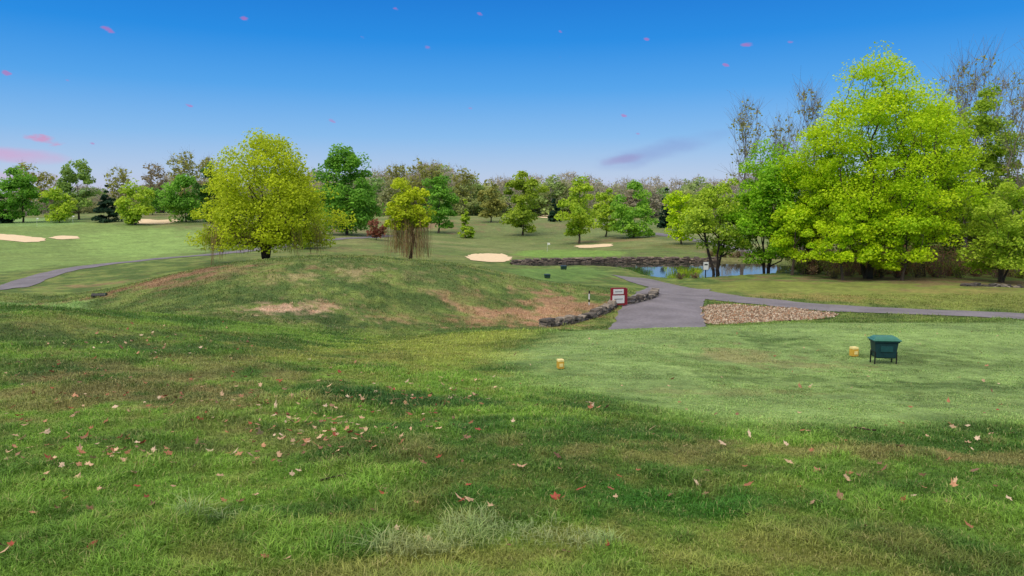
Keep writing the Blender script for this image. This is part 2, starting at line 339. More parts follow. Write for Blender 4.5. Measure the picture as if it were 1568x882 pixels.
# ---------------- trees
def tubes(A,B,ra,rb,k=5):
    d=B-A;L=np.linalg.norm(d,axis=1)[:,None]+1e-9;d=d/L
    ref=np.where(np.abs(d[:,2:3])>.9,[[1.,0,0]],[[0,0,1.]])
    e1=np.cross(d,ref);e1/=np.linalg.norm(e1,axis=1)[:,None]+1e-9;e2=np.cross(d,e1)
    vs=[]
    for P_,r in ((A,ra),(B,rb)):
        for j in range(k):
            t=6.28318*j/k;vs.append(P_+(e1*math.cos(t)+e2*math.sin(t))*r[:,None])
    V=np.stack(vs,1).reshape(-1,3);nn=len(A)
    o=np.arange(nn)[:,None]*2*k;j=np.arange(k)[None,:]
    Q=np.stack([o+j,o+(j+1)%k,o+k+(j+1)%k,o+k+j],-1).reshape(-1,4);return V,Q
def tree_mesh(name,seed,H,W,cb=.3,shape='round',ncl=80,leaves=10000,ls=.12,pal=((150,175,30),(100,140,30)),bark=(92,78,66),rt=.2,stems=1,twigs=0,weep=0,clr=.12,spread=.0,lobk=.6,tw=1.0):
    g=np.random.default_rng(seed)
    nodes=[];par=[]
    for s in range(stems):
        a=6.28*s/stems+g.random();pr=-1;topz=H*(.8 if stems==1 else .55)
        K=8;off=g.normal(0,.02*H,2)
        sx,sy=math.cos(a)*spread*W,math.sin(a)*spread*W
        for k_ in range(K+1):
            t=k_/K
            nodes.append(((sx*t**1.1+off[0]*math.sin(t*3))+g.normal(0,.006*H)*(t>0)+(.12*math.cos(a) if stems>1 else 0),(sy*t**1.1+off[1]*math.sin(t*3))+g.normal(0,.006*H)*(t>0)+(.12*math.sin(a) if stems>1 else 0),-.15+(topz+.15)*t));par.append(pr);pr=len(nodes)-1
    M_=ncl*4
    t=g.random(M_);r_=g.random(M_)**.5;az=g.random(M_)*6.283
    if shape=='round': f=np.sqrt(np.clip(1-(2*np.clip(t,0,1)**.9-.92)**2,0,1))*.98+.02
    elif shape=='dome': f=np.clip(1-t**2.6,0,1)**.5*(.8+.2*np.clip(t/.2,0,1))
    elif shape=='egg': f=np.sqrt(np.clip(1-(t*1.02)**2.2,0,1))*(.55+.45*np.clip(t/.25,0,1))
    elif shape=='oval': f=np.sin(np.pi*np.clip(t*.86+.1,0,1)**.75)**.75
    elif shape=='cone': f=(1-t)**.85*1.0+.03
    elif shape=='vase': f=(.35+.65*t)*np.sqrt(np.clip(1-t**5,0,1))
    keepp=g.random(M_)<(f**1.4+.03);t,r_,az,f=[q[keepp][:ncl] for q in (t,r_,az,f)]
    lob=1+lobk*(vn(az*1.3+seed*3,t*4.2,seed)-.5)*(1 if shape!='cone' else .4)
    rad=W/2*f*r_*lob*.94
    z=H*(cb+(1-cb)*t*.95)+g.normal(0,.012*H,len(t))
    z=z-(rad/(W/2))**2*H*.04
    if lobk>.7: z=z-H*.10*vn(az*1.1,r_*2,seed+4)*t
    Tg=np.column_stack([rad*np.cos(az),rad*np.sin(az),z])
    order=np.argsort(np.linalg.norm(Tg-np.array([0,0,H*cb]),axis=1));Tg=Tg[order]
    NA=np.zeros((len(nodes)+len(Tg)*4+5,3));NA[:len(nodes)]=nodes;nn=len(nodes)
    pl=np.zeros(len(NA))
    for i_ in range(nn):
        if par[i_]>=0: pl[i_]=pl[par[i_]]+np.linalg.norm(NA[i_]-NA[par[i_]])
    ends=[]
    for c_ in Tg:
        dv=c_-NA[:nn];dist=np.linalg.norm(dv,axis=1)
        cost=dist+.25*pl[:nn]+1.5*np.maximum(0,NA[:nn,2]-c_[2]+.1*H*(shape!='cone'))+ (NA[:nn,2]<H*cb*.55)*H
        b_=int(np.argmin(cost));p0=NA[b_];L=dist[b_];pr=b_
        for q in (1,2,3,4):
            tt_=q/4;pp_=p0+(c_-p0)*tt_;pp_=pp_+np.array([0,0,1])*L*.06*math.sin(tt_*3.14)*(1 if shape!='cone' else -.3)+g.normal(0,L*.03,3)*(q<4)
            NA[nn]=pp_;par.append(pr);pl[nn]=pl[pr]+L/4;pr=nn;nn+=1
        ends.append(nn-1)
    NA=NA[:nn];par=np.array(par)
    cnt=np.zeros(nn);cnt[ends]=1
    for i_ in range(nn-1,-1,-1):
        if par[i_]>=0: cnt[par[i_]]+=cnt[i_]
    cnt=np.maximum(cnt,.4)
    tot=cnt[0] if stems==1 else cnt.max()
    rr=np.maximum(rt*(cnt/tot)**.6,rt*.03)
    rr=rr*(1+.5*np.exp(-np.maximum(NA[:,2],0)/(H*.03)))
    m_=par>=0;ra=rr[par[m_]];rb=rr[m_];ra=np.minimum(ra,rb*1.6)
    V1,Q1=tubes(NA[par[m_]],NA[m_],ra,rb)
    bc=s2l(bark);
    if twigs:
        e=np.repeat(NA[ends],twigs,0);dr=g.normal(0,1,e.shape)*.8;dr[:,2]=np.abs(dr[:,2])*.8+.5
        oc=e-np.array([0,0,H*.5]);dr+=oc/(np.linalg.norm(oc,axis=1)[:,None]+1e-6)*.9
        dr*= (H*.055*(.4+g.random(len(e))))[:,None]
        st=e-dr*.15
        V2,Q2=tubes(st,st+dr,np.full(len(e),rt*.07*tw),np.full(len(e),rt*.03*tw),3)
        Q1=np.vstack([Q1,Q2+len(V1)]);V1=np.vstack([V1,V2])
    c1=np.tile(bc,(len(V1),1))*(.8+.4*g.random((len(V1),1)))
    mi=[np.zeros(len(Q1),int)]
    Vs=[V1];Qs=[Q1];Cs=[c1];nv=len(V1)
    if weep:
        nb=max(10,weep//22);ba=g.random(nb)*6.283;brd=W*.5*(.2+.62*g.random(nb)**.7)
        bi=g.integers(0,nb,weep);sx=brd[bi]*np.cos(ba[bi])+g.normal(0,.24,weep);sy=brd[bi]*np.sin(ba[bi])+g.normal(0,.24,weep)
        a=g.random(weep)*3.14
        ztop=H*(cb+.05+.16*g.random(weep));zb=(H*(.01+.16*g.random(nb))[bi]+H*.08*g.random(weep))
        seg=4;prev=np.column_stack([sx*.93,sy*.93,ztop])
        for s in range(seg):
            t_=(s+1)/seg;nx=np.column_stack([sx*(1+.05*t_)+g.normal(0,.05,weep),sy*(1+.05*t_)+g.normal(0,.05,weep),ztop*(1-t_)+zb*t_])
            wv=np.column_stack([-np.sin(a),np.cos(a),np.zeros(weep)])*.009
            v=np.stack([prev-wv,prev+wv,nx+wv,nx-wv],1).reshape(-1,3)
            Vs.append(v);Qs.append(np.arange(len(v)).reshape(-1,4)+nv);nv+=len(v);mi.append(np.zeros(weep,int))
            mixg=g.random((weep,1))<.3
            Cs.append(np.repeat(np.where(mixg,s2l((140,134,70)),s2l((140,106,78)))*(.6+.8*g.random((weep,1))),4,0));prev=nx
    if leaves:
        E=NA[ends];w=g.random(len(E))*.9+.4;w/=w.sum()
        ids=g.choice(len(E),leaves,p=w)
        cr=W*clr*(.6+.75*g.random(len(E)))
        if shape=='cone': cr*= .25+.75*(1-E[:,2]/H)
        pos=g.normal(0,1,(leaves,3));ln=np.linalg.norm(pos,axis=1)[:,None];pos=pos/ln*np.minimum(ln,1.9)**.8
        pos=E[ids]+pos*(cr[ids]*.62)[:,None]*np.array([1,1,.62 if shape!='cone' else .35])
        pos[:,2]+=cr[ids]*.1
        pos[:,2]-= .25*cr[ids]*(np.linalg.norm((pos-E[ids])[:,:2],axis=1)/cr[ids])**2
        nrm=g.normal(0,1,(leaves,3));nrm[:,2]=np.abs(nrm[:,2])+.5;nrm+=(pos-E[ids])/cr[ids][:,None]*.7
        nrm/=np.linalg.norm(nrm,axis=1)[:,None]
        rnd=g.normal(0,1,(leaves,3));e1=np.cross(nrm,rnd);e1/=np.linalg.norm(e1,axis=1)[:,None];e2=np.cross(nrm,e1)
        s=ls*(.6+.8*g.random(leaves))[:,None]
        v=np.stack([pos-e1*s*.6,pos-e2*s*.42,pos+e1*s*.6,pos+e2*s*.42],1).reshape(-1,3)
        ca_,cb_=s2l(pal[0]),s2l(pal[1])
        kk=np.clip(g.random(len(E))[ids]*.6+g.random(leaves)*.55-.05,0,1)[:,None]
        lc=(ca_*kk+cb_*(1-kk))*(.85+.45*g.random((leaves,1)))
        Vs.append(v);Qs.append(np.arange(len(v)).reshape(-1,4)+nv);mi.append(np.ones(leaves,int));Cs.append(np.repeat(lc,4,0))
    return mk(name,np.vstack(Vs),np.vstack(Qs),[M_bark,M_leaf],np.vstack(Cs),np.concatenate(mi),link=False)
def place(name,me,x,y,z=None,s=1,rot=None,parent=None):
    o=bpy.data.objects.new(name,me);sc.collection.objects.link(o)
    if z is None: z=float(hz(x,y)[0])
    o.location=(x,y,z);o.scale=(s,s,s) if np.isscalar(s) else s;o.rotation_euler=(0,0,rng.random()*6.28 if rot is None else rot)
    if parent: o.parent=parent
    return o
BR=((212,230,36),(156,194,32));WI=((212,222,48),(160,178,38));GR=((140,190,66),(94,146,50));OL=((176,174,90),(134,140,70));YG=((196,214,66),(144,178,54));DK=((58,90,60),(34,60,44));BW=((168,154,126),(138,128,98));RD=((158,96,74),(126,84,66))
cnt_=[100]
def T(name,u,d,vtop,wpx,pal,cb=.28,shape='round',dens=1.0,rt=None,stems=1,spread=0,weep=0,bark=(84,72,62),twigs=0,clr=.12,ncl=None,leaves=None,ls=None,lobk=.6):
    cnt_[0]+=1
    x,y=ud(u,d);z=float(hz(x,y)[0]);H=at(u,vtop,d)[2]-z;Wm=wpx/F*d*1.04
    px=740/d;area=Wm*px*H*(1-cb)*px
    L=int(np.clip(2.0*area*dens,700,60000)) if leaves is None else leaves
    ncl=ncl or int(np.clip(area/75,40,220))
    me=tree_mesh(name,cnt_[0],H,Wm,cb,shape,ncl,L,ls or max(.15,d*.0029),pal,bark,rt or H*.013,stems,twigs,weep,clr,spread,lobk)
    return place(name,me,x,y,z,rot=0)
T('willow_tree',410,60,202,206,WI,.16,'dome',1.15,rt=.22,stems=4,spread=.2,weep=520,bark=(70,58,50),clr=.098,ncl=300,ls=.155,lobk=.65,leaves=48000)
T('willow_tree',627,65,262,72,WI,.40,'dome',1.5,rt=.14,weep=520,bark=(80,64,52),clr=.14)
T('deciduous_tree',466,84,300,64,YG,.08,'round',clr=.15)
T('deciduous_tree',533,112,222,96,GR,.08,'dome',1.6,clr=.13,ncl=130)
T('deciduous_tree',672,132,258,56,GR,.12,'egg',1.2,clr=.15)
T('ornamental_shrub',713,122,304,22,YG,.05,'cone',1.5,clr=.22)
T('redbud_tree',578,102,328,28,RD,.1,'oval',.8,clr=.17)
T('deciduous_tree',752,162,272,40,OL,.12,'oval',1.1,clr=.16)
T('deciduous_tree',800,132,258,66,((178,196,62),(128,156,52)),.12,'round',1.3,clr=.15)
T('spruce_tree',848,170,298,20,DK,.04,'cone',1.8,clr=.22)
T('deciduous_tree',886,112,263,62,YG,.12,'egg',1.1,clr=.15)
T('deciduous_tree',926,125,280,42,YG,.12,'oval',1.1,clr=.16)
T('deciduous_tree',968,120,279,66,((166,206,70),(114,166,58)),.08,'dome',1.3,clr=.15)
T('spruce_tree',1017,150,285,24,DK,.04,'cone',1.8,clr=.22)
T('deciduous_tree',1042,100,284,64,BR,.12,'egg',1.2,clr=.15)
T('deciduous_tree',43,150,250,62,GR,.12,'egg',1.3,clr=.15)
T('deciduous_tree',98,150,281,44,YG,.1,'round',1.1,clr=.16)
T('deciduous_tree',128,160,235,64,((156,184,88),(112,144,70)),.15,'oval',.9,clr=.11)
T('spruce_tree',172,150,280,36,DK,.03,'cone',2,clr=.22)
T('spruce_tree',8,150,274,34,DK,.03,'cone',2,clr=.22)
T('deciduous_tree',213,140,275,50,YG,.08,'round',1.5,clr=.17)
T('deciduous_tree',290,150,262,62,GR,.08,'round',1.3,clr=.16)
T('deciduous_tree',328,145,240,46,((100,144,62),(66,104,44)),.08,'egg',1.4,clr=.16)
T('deciduous_tree',240,185,285,40,GR,.1,'round',1,clr=.16)
for u,d,vt,w in ((292,190,228,54),(48,190,248,46),(245,200,250,48),(192,210,256,46),(330,210,236,50),(640,205,244,50),(610,210,248,46),(668,212,246,44),(712,208,254,46),(80,205,262,46)):
    T('bare_tree',u,d,vt,w,(OL,BW)[int(u)%2],.25,'vase',.3,twigs=5,ncl=90,bark=(126,116,108),clr=.12)
# right woodland
T('deciduous_tree',1328,56,50,232,BR,.20,'egg',1.1,rt=.2,stems=4,spread=.16,bark=(74,62,52),clr=.088,ncl=270,leaves=60000,ls=.15,lobk=1.0)
T('deciduous_tree',1236,60,176,118,BR,.22,'egg',1.2,rt=.13,stems=2,spread=.1,clr=.11,lobk=.9,ls=.15)
T('deciduous_tree',1412,58,112,140,((200,220,44),(144,184,38)),.20,'egg',1.1,rt=.15,stems=2,spread=.12,clr=.10,lobk=.9,ls=.15)
T('deciduous_tree',1172,62,206,124,((172,214,48),(118,168,38)),.2,'egg',1.3,rt=.15,stems=2,spread=.1,bark=(64,56,50),clr=.11,lobk=.8)
T('deciduous_tree',1098,64,262,104,YG,.3,'round',1.1,rt=.13,stems=3,spread=.2,bark=(64,56,50),lobk=.8)
T('deciduous_tree',1488,64,110,120,((180,202,58),(130,164,50)),.2,'oval',.9,rt=.15,stems=2,spread=.12,clr=.10,lobk=1)
T('deciduous_tree',1380,53,290,116,BR,.16,'round',1.1,rt=.1,clr=.11,lobk=.9)
T('deciduous_tree',1290,54,300,90,BR,.2,'round',1.0,rt=.09,clr=.11,lobk=.9)
T('deciduous_tree',1532,52,258,124,YG,.12,'round',1.1,rt=.1,stems=3,spread=.15,lobk=.9)
T('deciduous_tree',1610,60,200,120,((170,188,76),(122,148,58)),.16,'oval',.9,rt=.15)
T('deciduous_tree',1212,58,300,84,BR,.25,'round',1.1,rt=.1,lobk=.9)
T('deciduous_tree',1290,74,270,120,((140,160,68),(98,122,52)),.05,'round',1.0)
T('deciduous_tree',1225,82,300,90,((150,168,68),(108,130,52)),.05,'round',1.0)
T('deciduous_tree',1480,76,280,140,((140,156,72),(94,116,52)),.05,'round',1.0)
T('deciduous_tree',1375,78,290,130,((134,150,66),(94,116,52)),.05,'round',1.0)
T('deciduous_tree',1580,72,270,120,((134,150,66),(94,116,52)),.05,'round',1.0)
for u,d,vt,w in ((1135,80,150,80),(1190,88,168,60),(1226,76,128,70),(1475,70,66,90),(1560,58,74,110),(1515,74,96,90),(1440,80,96,80)):
    T('bare_tree',u,d,vt,w,OL,.25,'vase',.03,rt=.17,twigs=5,ncl=110,bark=(122,112,108),clr=.1)
print('trees',time.time()-T0)
# distant treeline
dt=bpy.data.objects.new('distant_treeline',None);sc.collection.objects.link(dt)
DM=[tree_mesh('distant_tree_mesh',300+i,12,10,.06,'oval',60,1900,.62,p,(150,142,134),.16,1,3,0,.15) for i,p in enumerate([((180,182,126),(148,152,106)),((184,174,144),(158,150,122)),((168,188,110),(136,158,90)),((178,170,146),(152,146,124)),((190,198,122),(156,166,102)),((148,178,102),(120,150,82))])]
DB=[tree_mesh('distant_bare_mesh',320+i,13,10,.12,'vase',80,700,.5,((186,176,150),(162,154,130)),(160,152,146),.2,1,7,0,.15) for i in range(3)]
def vt_at(u):
    return np.interp(u,[-300,0,60,160,250,320,420,560,620,680,740,820,1000,1060,1300,1900],[272,294,296,292,286,276,274,270,264,268,276,278,282,282,276,272])
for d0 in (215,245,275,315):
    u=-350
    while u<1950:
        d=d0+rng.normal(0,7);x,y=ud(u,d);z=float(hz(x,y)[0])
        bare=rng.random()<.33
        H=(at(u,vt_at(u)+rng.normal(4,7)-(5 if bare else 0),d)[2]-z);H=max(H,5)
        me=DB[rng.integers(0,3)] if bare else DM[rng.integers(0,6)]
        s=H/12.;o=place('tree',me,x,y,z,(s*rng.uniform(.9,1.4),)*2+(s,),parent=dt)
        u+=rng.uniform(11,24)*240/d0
# undergrowth
def scatter_shrub(name,cents,g,pal,hgt,leafn=260,ls=.12,stemn=26):
    Vs=[];Qs=[];Cs=[];mi=[];nv=0
    for (x,y,s) in cents:
        z=float(hz(x,y)[0]);h=hgt*s
        a=g.random(stemn)*6.28;ro=g.random(stemn)*.9*s
        A_=np.column_stack([x+np.cos(a)*.3*ro,y+np.sin(a)*.3*ro,np.full(stemn,z-.05)])
        B_=A_+np.column_stack([np.cos(a)*ro,np.sin(a)*ro,h*(.5+.5*g.random(stemn))])
        v,q=tubes(A_,B_,np.full(stemn,.02),np.full(stemn,.008),3);Vs.append(v);Qs.append(q+nv);nv+=len(v);Cs.append(np.tile(s2l((126,104,86)),(len(v),1)));mi.append(np.zeros(len(q),int))
        t=.25+.8*g.random(leafn);k=g.integers(0,stemn,leafn)
        pos=A_[k]*(1-t[:,None])+B_[k]*t[:,None]+g.normal(0,.16*s,(leafn,3))
        nr_=g.normal(0,1,(leafn,3));nr_/=np.linalg.norm(nr_,axis=1)[:,None];e1=np.cross(nr_,g.normal(0,1,(leafn,3)));e1/=np.linalg.norm(e1,axis=1)[:,None];e2=np.cross(nr_,e1)
        v=np.stack([pos-e1*ls*.6,pos-e2*ls*.4,pos+e1*ls*.6,pos+e2*ls*.4],1).reshape(-1,3)
        pc=s2l(pal[g.integers(0,len(pal))]);Cs.append(np.repeat(pc*(.6+.8*g.random((leafn,1))),4,0))
        Vs.append(v);Qs.append(np.arange(len(v)).reshape(-1,4)+nv);nv+=len(v);mi.append(np.ones(leafn,int))
    return mk(name,np.vstack(Vs),np.vstack(Qs),[M_bark,M_leaf],np.vstack(Cs),np.concatenate(mi))
g=np.random.default_rng(5)
ce=[]
for u in np.arange(1222,1760,7):
    for r_ in range(2):
        d=g.uniform(56,68);x,y=ud(u+g.normal(0,5),d);ce.append((x,y,g.uniform(.4,1.4)))
scatter_shrub('undergrowth',ce,g,[(186,132,104),(196,160,122),(160,146,84),(170,118,94),(170,176,78),(144,160,66)],1.9)
ce=[]
for u in np.arange(1085,1200,5):
    x,y=ud(u+g.normal(0,3),81.5+g.normal(0,1));ce.append((x,y,g.uniform(.3,.7)))
for u,d in ((1040,56.4),(1065,56.8),(1220,66),(1228,72)):
    x,y=ud(u,d);ce.append((x,y,g.uniform(.3,.5)))
scatter_shrub('pond_reeds',ce,g,[(146,126,84),(134,130,70),(118,108,70)],1.2,160,.1)
# ---------------- stone walls
def wall(name,pts,h,th,zb=None,sl=.35,ch=.13,cols=((120,112,104),(96,88,80),(140,128,114),(84,78,74))):
    pts=np.asarray(pts,float);seg=np.linalg.norm(np.diff(pts,axis=0),axis=1);s=np.append(0,np.cumsum(seg));L=s[-1]
    Vs=[];Cs=[];nrow=max(2,int(round(h/ch)))
    g=np.random.default_rng(int(L*10))
    B=np.array([(-1,-1,-1),(1,-1,-1),(1,1,-1),(-1,1,-1),(-1,-1,1),(1,-1,1),(1,1,1),(-1,1,1)],float)
    for r_ in range(nrow+1):
        t=-g.random()*sl
        while t<L:
            l=sl*g.uniform(.6,1.5);tc=min(max(t+l/2,0),L)
            px_=np.interp(tc,s,pts[:,0]);py_=np.interp(tc,s,pts[:,1])
            q=np.interp([tc-.1,tc+.1],s,pts[:,0]);w=np.interp([tc-.1,tc+.1],s,pts[:,1]);dx,dy=q[1]-q[0],w[1]-w[0];m_=math.hypot(dx,dy)+1e-9;dx/=m_;dy/=m_
            z0=(float(hz(px_,py_)[0]) if zb is None else zb)-.08
            if r_==nrow and g.random()<.45: t+=l;continue
            b=B*np.array([l*.48,th/2*g.uniform(.85,1.15),ch*.47])+g.normal(0,.018,(8,3))
            b[4:,:2]*=.9
            xx=px_+b[:,0]*dx-b[:,1]*dy;yy=py_+b[:,0]*dy+b[:,1]*dx
            Vs.append(np.column_stack([xx,yy,z0+ch*(r_+.5)+b[:,2]]));c_=s2l(cols[g.integers(0,len(cols))])*g.uniform(.7,1.2);Cs.append(np.tile(c_,(8,1)));t+=l
    V=np.vstack(Vs);k=len(Vs);f=np.array([(0,3,2,1),(4,5,6,7),(0,1,5,4),(1,2,6,5),(2,3,7,6),(3,0,4,7)])
    Q=(np.arange(k)[:,None,None]*8+f[None]).reshape(-1,4)
    return mk(name,V,Q,[M_stone],np.vstack(Cs))
wall('stone_wall',chaikin(np.array([ud(*q) for q in ((786,75.6),(860,77.0),(950,78.6),(1060,78.8),(1095,78.3))]),2,False),.62,.7,WZ-.15,.42,.11,((110,98,90),(90,80,74),(128,114,100)))
wl=chaikin(pickpoly([(834,500),(880,494),(920,482),(938,472),(940,464)])[:,:2],2,False)
wall('stone_wall',wl,.32,.4,sl=.28,ch=.1)
wr=chaikin(pickpoly([(962,466),(985,461),(1000,456),(1003,450)])[:,:2],2,False)
wall('stone_wall',wr,.34,.4,sl=.28,ch=.1)
wall('stone_wall',pickpoly([(1475,438),(1530,439),(1600,441),(1700,443)])[:,:2],.10,.4,sl=.28,ch=.09)
# ---------------- built objects
def pm(name,c,rough=.5,noise=.12):
    return attrmat(name,((14,1-noise,1+noise),(90,1-noise*.5,1+noise*.5)),rough=rough,spec=.4,color=c)
def empty(name,loc,rz=0):
    e=bpy.data.objects.new(name,None);sc.collection.objects.link(e);e.location=loc;e.rotation_euler=(0,0,rz);return e
def box(name,par,size,loc,mat,top=(1,1),bev=.01):
    sx,sy,sz=[a/2 for a in size];v=[(-sx,-sy,-sz),(sx,-sy,-sz),(sx,sy,-sz),(-sx,sy,-sz)]
    v+=[(a*top[0],b*top[1],sz) for a,b,_ in v]
    me=bpy.data.meshes.new(name);me.from_pydata(v,[],[(0,3,2,1),(4,5,6,7),(0,1,5,4),(1,2,6,5),(2,3,7,6),(3,0,4,7)]);me.materials.append(mat)
    o=bpy.data.objects.new(name,me);sc.collection.objects.link(o);o.parent=par;o.location=loc
    if bev:
        b=o.modifiers.new('b','BEVEL');b.width=bev;b.segments=2
    return o
def cyl(name,par,r,h,loc,mat,r2=None,seg=16):
    r2=r if r2 is None else r2
    v=[(r*math.cos(6.28318*i/seg),r*math.sin(6.28318*i/seg),0) for i in range(seg)]+[(r2*math.cos(6.28318*i/seg),r2*math.sin(6.28318*i/seg),h) for i in range(seg)]
    f=[(i,(i+1)%seg,seg+(i+1)%seg,seg+i) for i in range(seg)]+[tuple(range(seg))[::-1],tuple(range(seg,2*seg))]
    me=bpy.data.meshes.new(name);me.from_pydata(v,[],f);me.materials.append(mat);o=bpy.data.objects.new(name,me);sc.collection.objects.link(o);o.parent=par;o.location=loc;return o
G1=pm('green_plastic',(14,50,56),.45);G2=pm('green_lid',(52,110,94),.4);YEL=pm('yellow_paint',(206,160,60),.5);YT=pm('yellow_light',(236,214,140),.5)
RED=pm('red_paint',(132,30,38),.5);WH=pm('white_paint',(206,204,198),.5,.05);BLK=pm('black_paint',(22,22,24),.5);DG=pm('dark_green',(26,56,44),.5);MET=pm('grey_metal',(110,110,108),.4)
q=pick(1352,556);D=q[1];k=D/F
e=empty('divot_mix_box',q,-.10);w=37*k;h=44*k
box('tub',e,(w*.80,w*.55,h*.58),(0,0,h*.50),G1,(1.2,1.12),.02)
box('rim',e,(w*1.02,w*.72,h*.05),(0,0,h*.80),G1,bev=.008)
box('lid',e,(w*1.14,w*.82,h*.06),(0,0,h*.86),G2,(.97,.95),.015)
box('lid_dome',e,(w*1.04,w*.74,h*.10),(0,0,h*.935),G2,(.74,.6),.02)
box('front_panel',e,(w*.5,.01,h*.2),(0,-w*.31,h*.55),pm('panel_green',(20,66,68)),bev=.002)
for sx in(-1,1):
    for sy in(-1,1):
        box('leg',e,(w*.05,w*.05,h*.5),(sx*w*.43,sy*w*.24,h*.2),BLK,bev=.004)
    box('leg_rail',e,(w*.04,w*.5,h*.04),(sx*w*.43,0,h*.42),BLK,bev=.003)
for u,v in((858,565),(1307,546)):
    q=pick(u,v);k=q[1]/F;e=empty('tee_marker',q,.25)
    box('block',e,(9.5*k,9.5*k,11*k),(0,0,5.7*k+.012),YEL,(1.0,1.0),.003)
    box('cap',e,(9.9*k,9.9*k,3.0*k),(0,0,12.7*k+.014),YT,(.94,.94),.003)
    box('face_plate',e,(6*k,.008,5*k),(0,-4.8*k,6*k+.01),YT,bev=.001)
    cyl('spike',e,.006,.06,(0,0,-.04),MET)
# sign
q=pick(946,470);k=q[1]/F;e=empty('course_sign',q,.25);w=24*k;h=30*k
box('board',e,(w,.10,h*.9),(0,0,h*.55),RED,bev=.01)
box('upper_panel',e,(w*.7,.02,h*.26),(0,-.055,h*.80),WH,bev=.003)
box('lower_panel',e,(w*.82,.02,h*.40),(0,-.055,h*.40),WH,bev=.003)
box('text_line',e,(w*.5,.01,h*.03),(0,-.068,h*.80),MET,bev=0)
box('side_board',e,(.10,.3,h*.86),(w*.5+.052,.12,h*.53),RED,bev=.01)
box('text_line',e,(w*.6,.01,h*.03),(0,-.068,h*.42),MET,bev=0)
for s in(-1,1): box('leg',e,(.07,.07,h*.3),(s*w*.4,.0,h*.05-.05),RED,bev=.004)
q=pick(902,467);k=q[1]/F;e=empty('striped_post',q)
for i in range(5): cyl('band',e,.035,4.4*k-.002,(0,0,i*4.4*k),(BLK if i in(1,4) else WH))
q=pick(1080,425);k=q[1]/F;e=empty('path_sign',q,.05)
cyl('post',e,.04,24*k,(0,0,0),BLK)
box('panel',e,(8*k,.03,12*k),(0,-.06,18*k),WH,bev=.006)
box('panel_frame',e,(9*k,.02,13*k),(0,-.035,18*k),BLK,bev=.004)
box('text_line',e,(5*k,.01,2*k),(0,-.078,20*k),BLK,bev=0)
for u,v in((863,413),(838,426)):
    q=pick(u,v);k=q[1]/F*.85;e=empty('tee_litter_box',q,.2)
    box('tub',e,(9*k,7*k,5*k),(0,0,3.5*k),DG,(1.15,1.1),.01);box('lid',e,(11*k,9*k,1.6*k),(0,0,6.9*k),G1,(.8,.8),.01)
    for s in(-1,1): box('leg',e,(.04,.04,2*k),(s*4*k,0,.8*k),BLK,bev=0)
q=pick(152,455);k=q[1]/F;e=empty('drain_pipe',q,.1)
me=cyl('pipe',e,4*k,20*k,(-10*k,0,2*k),BLK,seg=20);me.rotation_euler=(0,math.pi/2,0)
cyl('collar',e,4.6*k,2*k,(9*k,0,2*k),DG,seg=20).rotation_euler=(0,math.pi/2,0)
for u,v,h,c in((838,386,1.2,WH),(112,343,1.6,WH),(57,347,1.6,WH)):
    q=pick(u,v);e=empty('golf_flag',q)
    cyl('pole',e,.015,h,(0,0,0),WH,seg=8)
    me=bpy.data.meshes.new('flag');me.from_pydata([(.02,0,h),(.34,.06,h-.04),(.36,-.03,h-.24),(.02,0,h-.28)],[],[(0,1,2,3)]);me.materials.append(c);o=bpy.data.objects.new('flag',me);sc.collection.objects.link(o);o.parent=e
# ---------------- fallen leaves
def dead_leaves():
    g=np.random.default_rng(3);L=[]
    def cl(n_,u,v,su,sv):
        for _ in range(n_): L.append((g.normal(u,su),g.normal(v,sv)))
    cl(70,110,590,95,34);cl(60,240,522,80,14);cl(90,610,600,80,20);cl(90,500,655,65,22);cl(44,680,630,40,20);cl(50,200,705,75,16);cl(26,80,690,60,20)
    cl(26,390,640,40,20);cl(20,420,700,50,16);cl(14,60,770,60,40);cl(40,320,600,90,34)
    for _ in range(230): L.append((g.uniform(-20,1590),g.uniform(505,780)))
    for _ in range(16): L.append((g.uniform(0,1568),g.uniform(770,870)))
    for p in((655,835),(607,818),(185,832),(780,845),(1350,790),(1448,775),(1145,797),(1322,662),(1270,632),(1345,718),(1560,735),(1375,690),(1050,690),(1105,685),(1000,672),(797,690),(590,757),(900,622)): L.append(p)
    for _ in range(200): L.append((g.normal(810,50),g.normal(482,10)))
    for _ in range(120): L.append((g.uniform(1080,1290),g.uniform(470,494)))
    V=[];Q=[];Cc=[];nv=0
    pal=[(206,168,134),(194,142,108),(168,112,82),(214,186,156),(146,112,88),(160,80,62),(136,98,76),(214,178,142)]
    prof=[1,.62,.9,.5,.8,.42,.55,.42,.8,.5,.9,.62]
    for u,v in L:
        if v<462: continue
        p=pick(u,min(v,878));s=g.uniform(.020,.046)
        a0=g.random()*6.28;cur=g.uniform(.3,1.8);tx,ty=g.normal(0,.35,2);asp=g.uniform(.5,.95)
        ring=[]
        for i,f in enumerate(prof):
            t=6.283*i/12;f=f*g.uniform(.85,1.15);x=math.cos(t)*f;y=math.sin(t)*f*asp
            z=cur*.5*(x*x*.7+y*y*.4)*f-.1+tx*x+ty*y+g.normal(0,.06)
            ring.append((p[0]+s*(x*math.cos(a0)-y*math.sin(a0)),p[1]+s*(x*math.sin(a0)+y*math.cos(a0)),p[2]+.03+s*z+.0024*p[1]*(p[1]<12)))
        V+=ring+[(p[0],p[1],p[2]+.03+.0024*p[1]*(p[1]<12))];c_=s2l(pal[g.integers(0,8)])*g.uniform(.7,1.1);Cc+=[c_*g.uniform(.8,1.15) for _ in range(13)]
        for i in range(12): Q.append((nv+i,nv+(i+1)%12,nv+12))
        nv+=13
    mk('fallen_leaves',V,Q,[M_dead],np.array(Cc))
dead_leaves()
